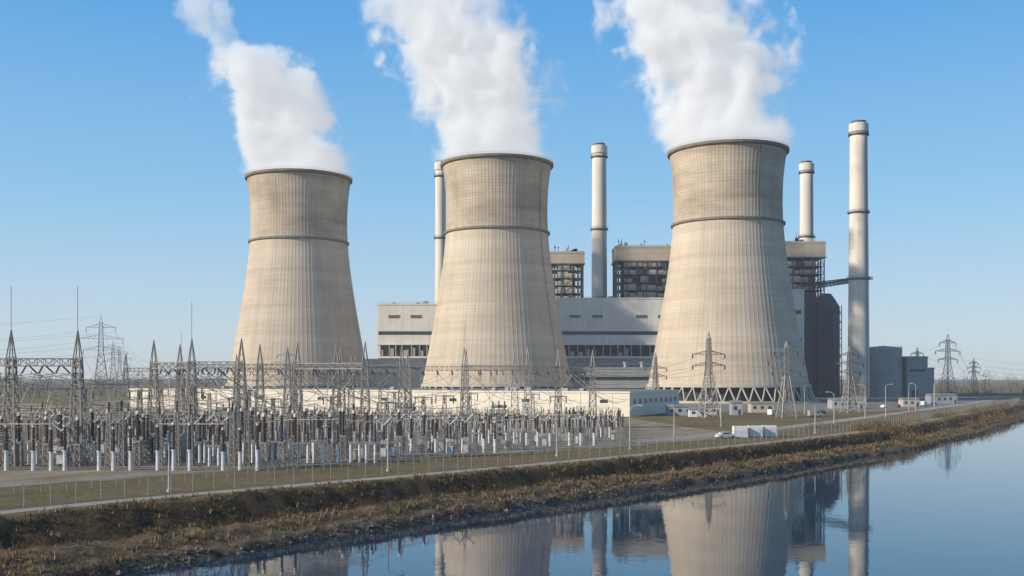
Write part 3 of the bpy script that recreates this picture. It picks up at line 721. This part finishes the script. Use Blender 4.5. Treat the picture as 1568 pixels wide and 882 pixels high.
# ------------------------------------------------------------ grass / rocks / shrubs
def leafmat(name,cols):
    m,nt,b=newmat(name); g_=nn(nt,'ShaderNodeNewGeometry'); L(nt,ramp(nt,g_.outputs['Random Per Island'],[(i/(len(cols)-1),c) for i,c in enumerate(cols)]),b.inputs['Base Color'])
    b.inputs['Roughness'].default_value=.9; b.inputs['Specular IOR Level'].default_value=.1; return m
M['grass']=leafmat('dry_grass_blades',[(.10,.07,.036),(.22,.16,.085),(.42,.315,.185),(.17,.13,.06)])
M['dgrass']=leafmat('dead_grass_blades',[(.045,.031,.017),(.095,.066,.036),(.15,.107,.057),(.065,.05,.025)])
M['shrub']=leafmat('shrub_twigs',[(.06,.042,.022),(.15,.10,.05),(.23,.155,.08),(.09,.075,.035)])
M['far']=leafmat('distant_foliage',[(.07,.075,.065),(.11,.11,.095),(.14,.13,.11),(.09,.095,.08)])
gb=MB()
def tuft(b_,x,y,z,h,n,k,spread=.4):
    for i in range(n):
        a=U(0,6.283); r=U(0,spread*.4); l=U(.2,1)*spread; w=U(.03,.07)*h/.5
        bx,by=x+r*math.cos(a),y+r*math.sin(a); tx,ty=bx+l*math.cos(a),by+l*math.sin(a); hh=h*U(.6,1.1)
        pa=a+U(1,2.2); wx,wy=math.cos(pa)*w,math.sin(pa)*w
        b_.add([(bx-wx,by-wy,z-.05),(bx+wx,by+wy,z-.05),(tx,ty,z+hh)],[(0,1,2)],k)
for i in range(24000):
    s=20+ (R()**1.25)*330; w0=shore(s); F=fence(s)-5; t=U(.01,1.04); w=w0+(F-w0)*t
    dn=noise.noise(Vector((s*.12,w*.3,9)))+.6*noise.noise(Vector((s*.45,w*.8,3)))
    if dn<-.02 and R()<.9: continue
    x,y=sw(s,w); pale=(.12<t<.44 and R()<.75) or (t>.9 and R()<.6) or R()<.16
    tuft(gb,x,y,hgt(s,w),U(.2,.55)*(1.3 if pale else .85),5,'grass' if pale else 'dgrass',.35)
gb.obj('dry_grass')
gb=MB()
for i in range(10000):
    s=U(-5,330); w=fence(s)+U(-.6,22); x,y=sw(s,w); 
    if abs(x)>.52*y: continue
    tuft(gb,x,y,0,U(.1,.26),4,'grass',.3)
gb.obj('verge_grass')
rb=MB()
for i in range(3200):
    s=15+(R()**1.2)*420; w=shore(s)+random.gauss(.7,.9); x,y=sw(s,w)
    if noise.noise(Vector((s*.11,2,2)))<0 and R()<.8: continue
    z=hgt(s,w); r0=abs(random.gauss(.06,.13))+.05
    vs=[]; 
    for p in ((0,0,.7),(1,0,0),(.3,.95,0),(-.8,.6,0),(-.8,-.6,0),(.3,-.95,0),(0,0,-.6)):
        vs.append((x+p[0]*r0*U(.7,1.4),y+p[1]*r0*U(.7,1.4),z+p[2]*r0*U(.6,1.3)))
    fs=[(0,1+i_,1+(i_+1)%5) for i_ in range(5)]+[(6,1+(i_+1)%5,1+i_) for i_ in range(5)]
    rb.add(vs,fs,'rock')
rb.obj('riverbank_rocks')
def shrub(b_,x,y,z,r,h,n,k):
    for i in range(n):
        a=U(0,6.283); e_=math.asin(U(0,1)); rr=U(.5,1.05)*(1+.35*noise.noise(Vector((a*1.3,e_*2,x))))
        cx,cy,cz=x+r*rr*math.cos(a)*math.cos(e_),y+r*rr*math.sin(a)*math.cos(e_),z+h*rr*math.sin(e_)
        q=U(.10,.28)*max(r,h*.6)*.6; v1=Vector((U(-1,1),U(-1,1),U(-1,1)))*q; v2=Vector((U(-1,1),U(-1,1),U(-1,1)))*q
        b_.add([(cx,cy,cz),(cx+v1.x,cy+v1.y,cz+v1.z),(cx+v2.x,cy+v2.y,cz+v2.z)],[(0,1,2)],k)
sb=MB()
for i in range(640):
    s=270+(R()**1.3)*560; w=shore(s)+U(0,17)+(U(0,14) if R()<.3 else 0); x,y=sw(s,w)
    if noise.noise(Vector((s*.03,w*.08,4)))<-.15: continue
    r0=U(.8,2.3)+s*.0026; shrub(sb,x,y,hgt(s,w),r0,r0*U(.6,1.1),90,'shrub')
for i in range(110):
    s=U(40,290); w=shore(s)+U(1,11); x,y=sw(s,w); r0=U(.4,.9); shrub(sb,x,y,hgt(s,w),r0,r0*.8,60,'shrub')
sb.obj('riverbank_shrubs')
tb=MB()
def treeline(x0,y0,x1,y1,n,h0,h1,q=60):
    for i in range(n):
        t=(i+U(0,1))/n; x=x0+(x1-x0)*t+U(-15,15); y=y0+(y1-y0)*t+U(-40,40)
        h=U(h0,h1)*(1+.6*noise.noise(Vector((x*.006,y*.006,0)))); r=h*U(.35,.6)
        tb.strut((x,y,0),(x,y,h*.5),.6,'far'); shrub(tb,x,y,h*.25,r,h*.75,q,'far')
treeline(-1400,1350,500,1500,320,16,25); treeline(-1100,1000,-300,1050,130,9,16); treeline(420,1500,1600,1500,230,14,24); treeline(430,1050,900,1250,90,6,12)
treeline(-2600,2400,2400,2500,330,24,38,40); treeline(-420,760,-200,720,50,5,10); treeline(330,860,560,1000,50,3,8)
tb.obj('distant_treeline')

# thin ground haze: a real homogeneous scattering layer over the whole landscape
m=bpy.data.materials.new('ground_haze'); m.use_nodes=True; nt=m.node_tree; nt.nodes.remove(nt.nodes['Principled BSDF'])
out=[q for q in nt.nodes if q.type=='OUTPUT_MATERIAL'][0]; vs_=nn(nt,'ShaderNodeVolumeScatter'); vs_.inputs['Color'].default_value=(.92,.96,1,1); vs_.inputs['Density'].default_value=.00013; vs_.inputs['Anisotropy'].default_value=0
L(nt,vs_.outputs[0],out.inputs['Volume'])
try: m.cycles.homogeneous_volume=True
except Exception as ex: print(ex)
M['haze']=m; b_=MB(); b_.box(-3500,3500,-600,4200,-3.5,95,'haze'); b_.obj('ground_haze')

# ------------------------------------------------------------ light
az=math.radians(66); el=math.radians(25)
sv=Vector((-math.sin(az)*math.cos(el),-math.cos(az)*math.cos(el),math.sin(el)))
ld=bpy.data.lights.new('sun','SUN'); ld.energy=5.0; ld.angle=math.radians(.5); ld.color=(1,.89,.73)
lo=bpy.data.objects.new('sun',ld); S.collection.objects.link(lo); lo.rotation_euler=sv.to_track_quat('Z','Y').to_euler(); lo.location=(-200,-200,300)
W=bpy.data.worlds.new('World'); S.world=W; W.use_nodes=True; nt=W.node_tree; bg=nt.nodes['Background']
sk=nn(nt,'ShaderNodeTexSky',sky_type='NISHITA'); sk.sun_disc=False; sk.sun_elevation=el; sk.sun_rotation=math.atan2(sv.x,sv.y)
sk.air_density=1.0; sk.dust_density=.3; sk.ozone_density=3.0; sk.altitude=0
# clear-day elevation gradient blended into the physical sky (values divided by the 0.12 strength)
tc=nn(nt,'ShaderNodeTexCoord'); sp=nn(nt,'ShaderNodeSeparateXYZ'); L(nt,tc.outputs['Generated'],sp.inputs[0])
K=1/.12
gr=ramp(nt,math_(nt,'MAXIMUM',sp.outputs[2],0),[(0,(.68,.77,.83)),(.06,(.52,.70,.85)),(.16,(.30,.59,.87)),(.32,(.12,.41,.82)),(.6,(.04,.16,.42)),(1,(.03,.10,.28))])
gr=mixc(nt,1.0,gr,(K,K,K),'MULTIPLY')
c=mixc(nt,.88,sk.outputs[0],gr)
L(nt,c,bg.inputs[0]); bg.inputs[1].default_value=.12
S.view_settings.view_transform='Standard'; S.view_settings.look='None'; S.view_settings.exposure=0

# ------------------------------------------------------------ camera
cd=bpy.data.cameras.new('camera'); cd.sensor_width=36; cd.lens=36*1600/1568; cd.shift_y=137/1568; cd.clip_end=20000; cd.clip_start=.5
co=bpy.data.objects.new('camera',cd); S.collection.objects.link(co); co.location=(0,0,14); co.rotation_euler=(math.radians(90),0,0); S.camera=co
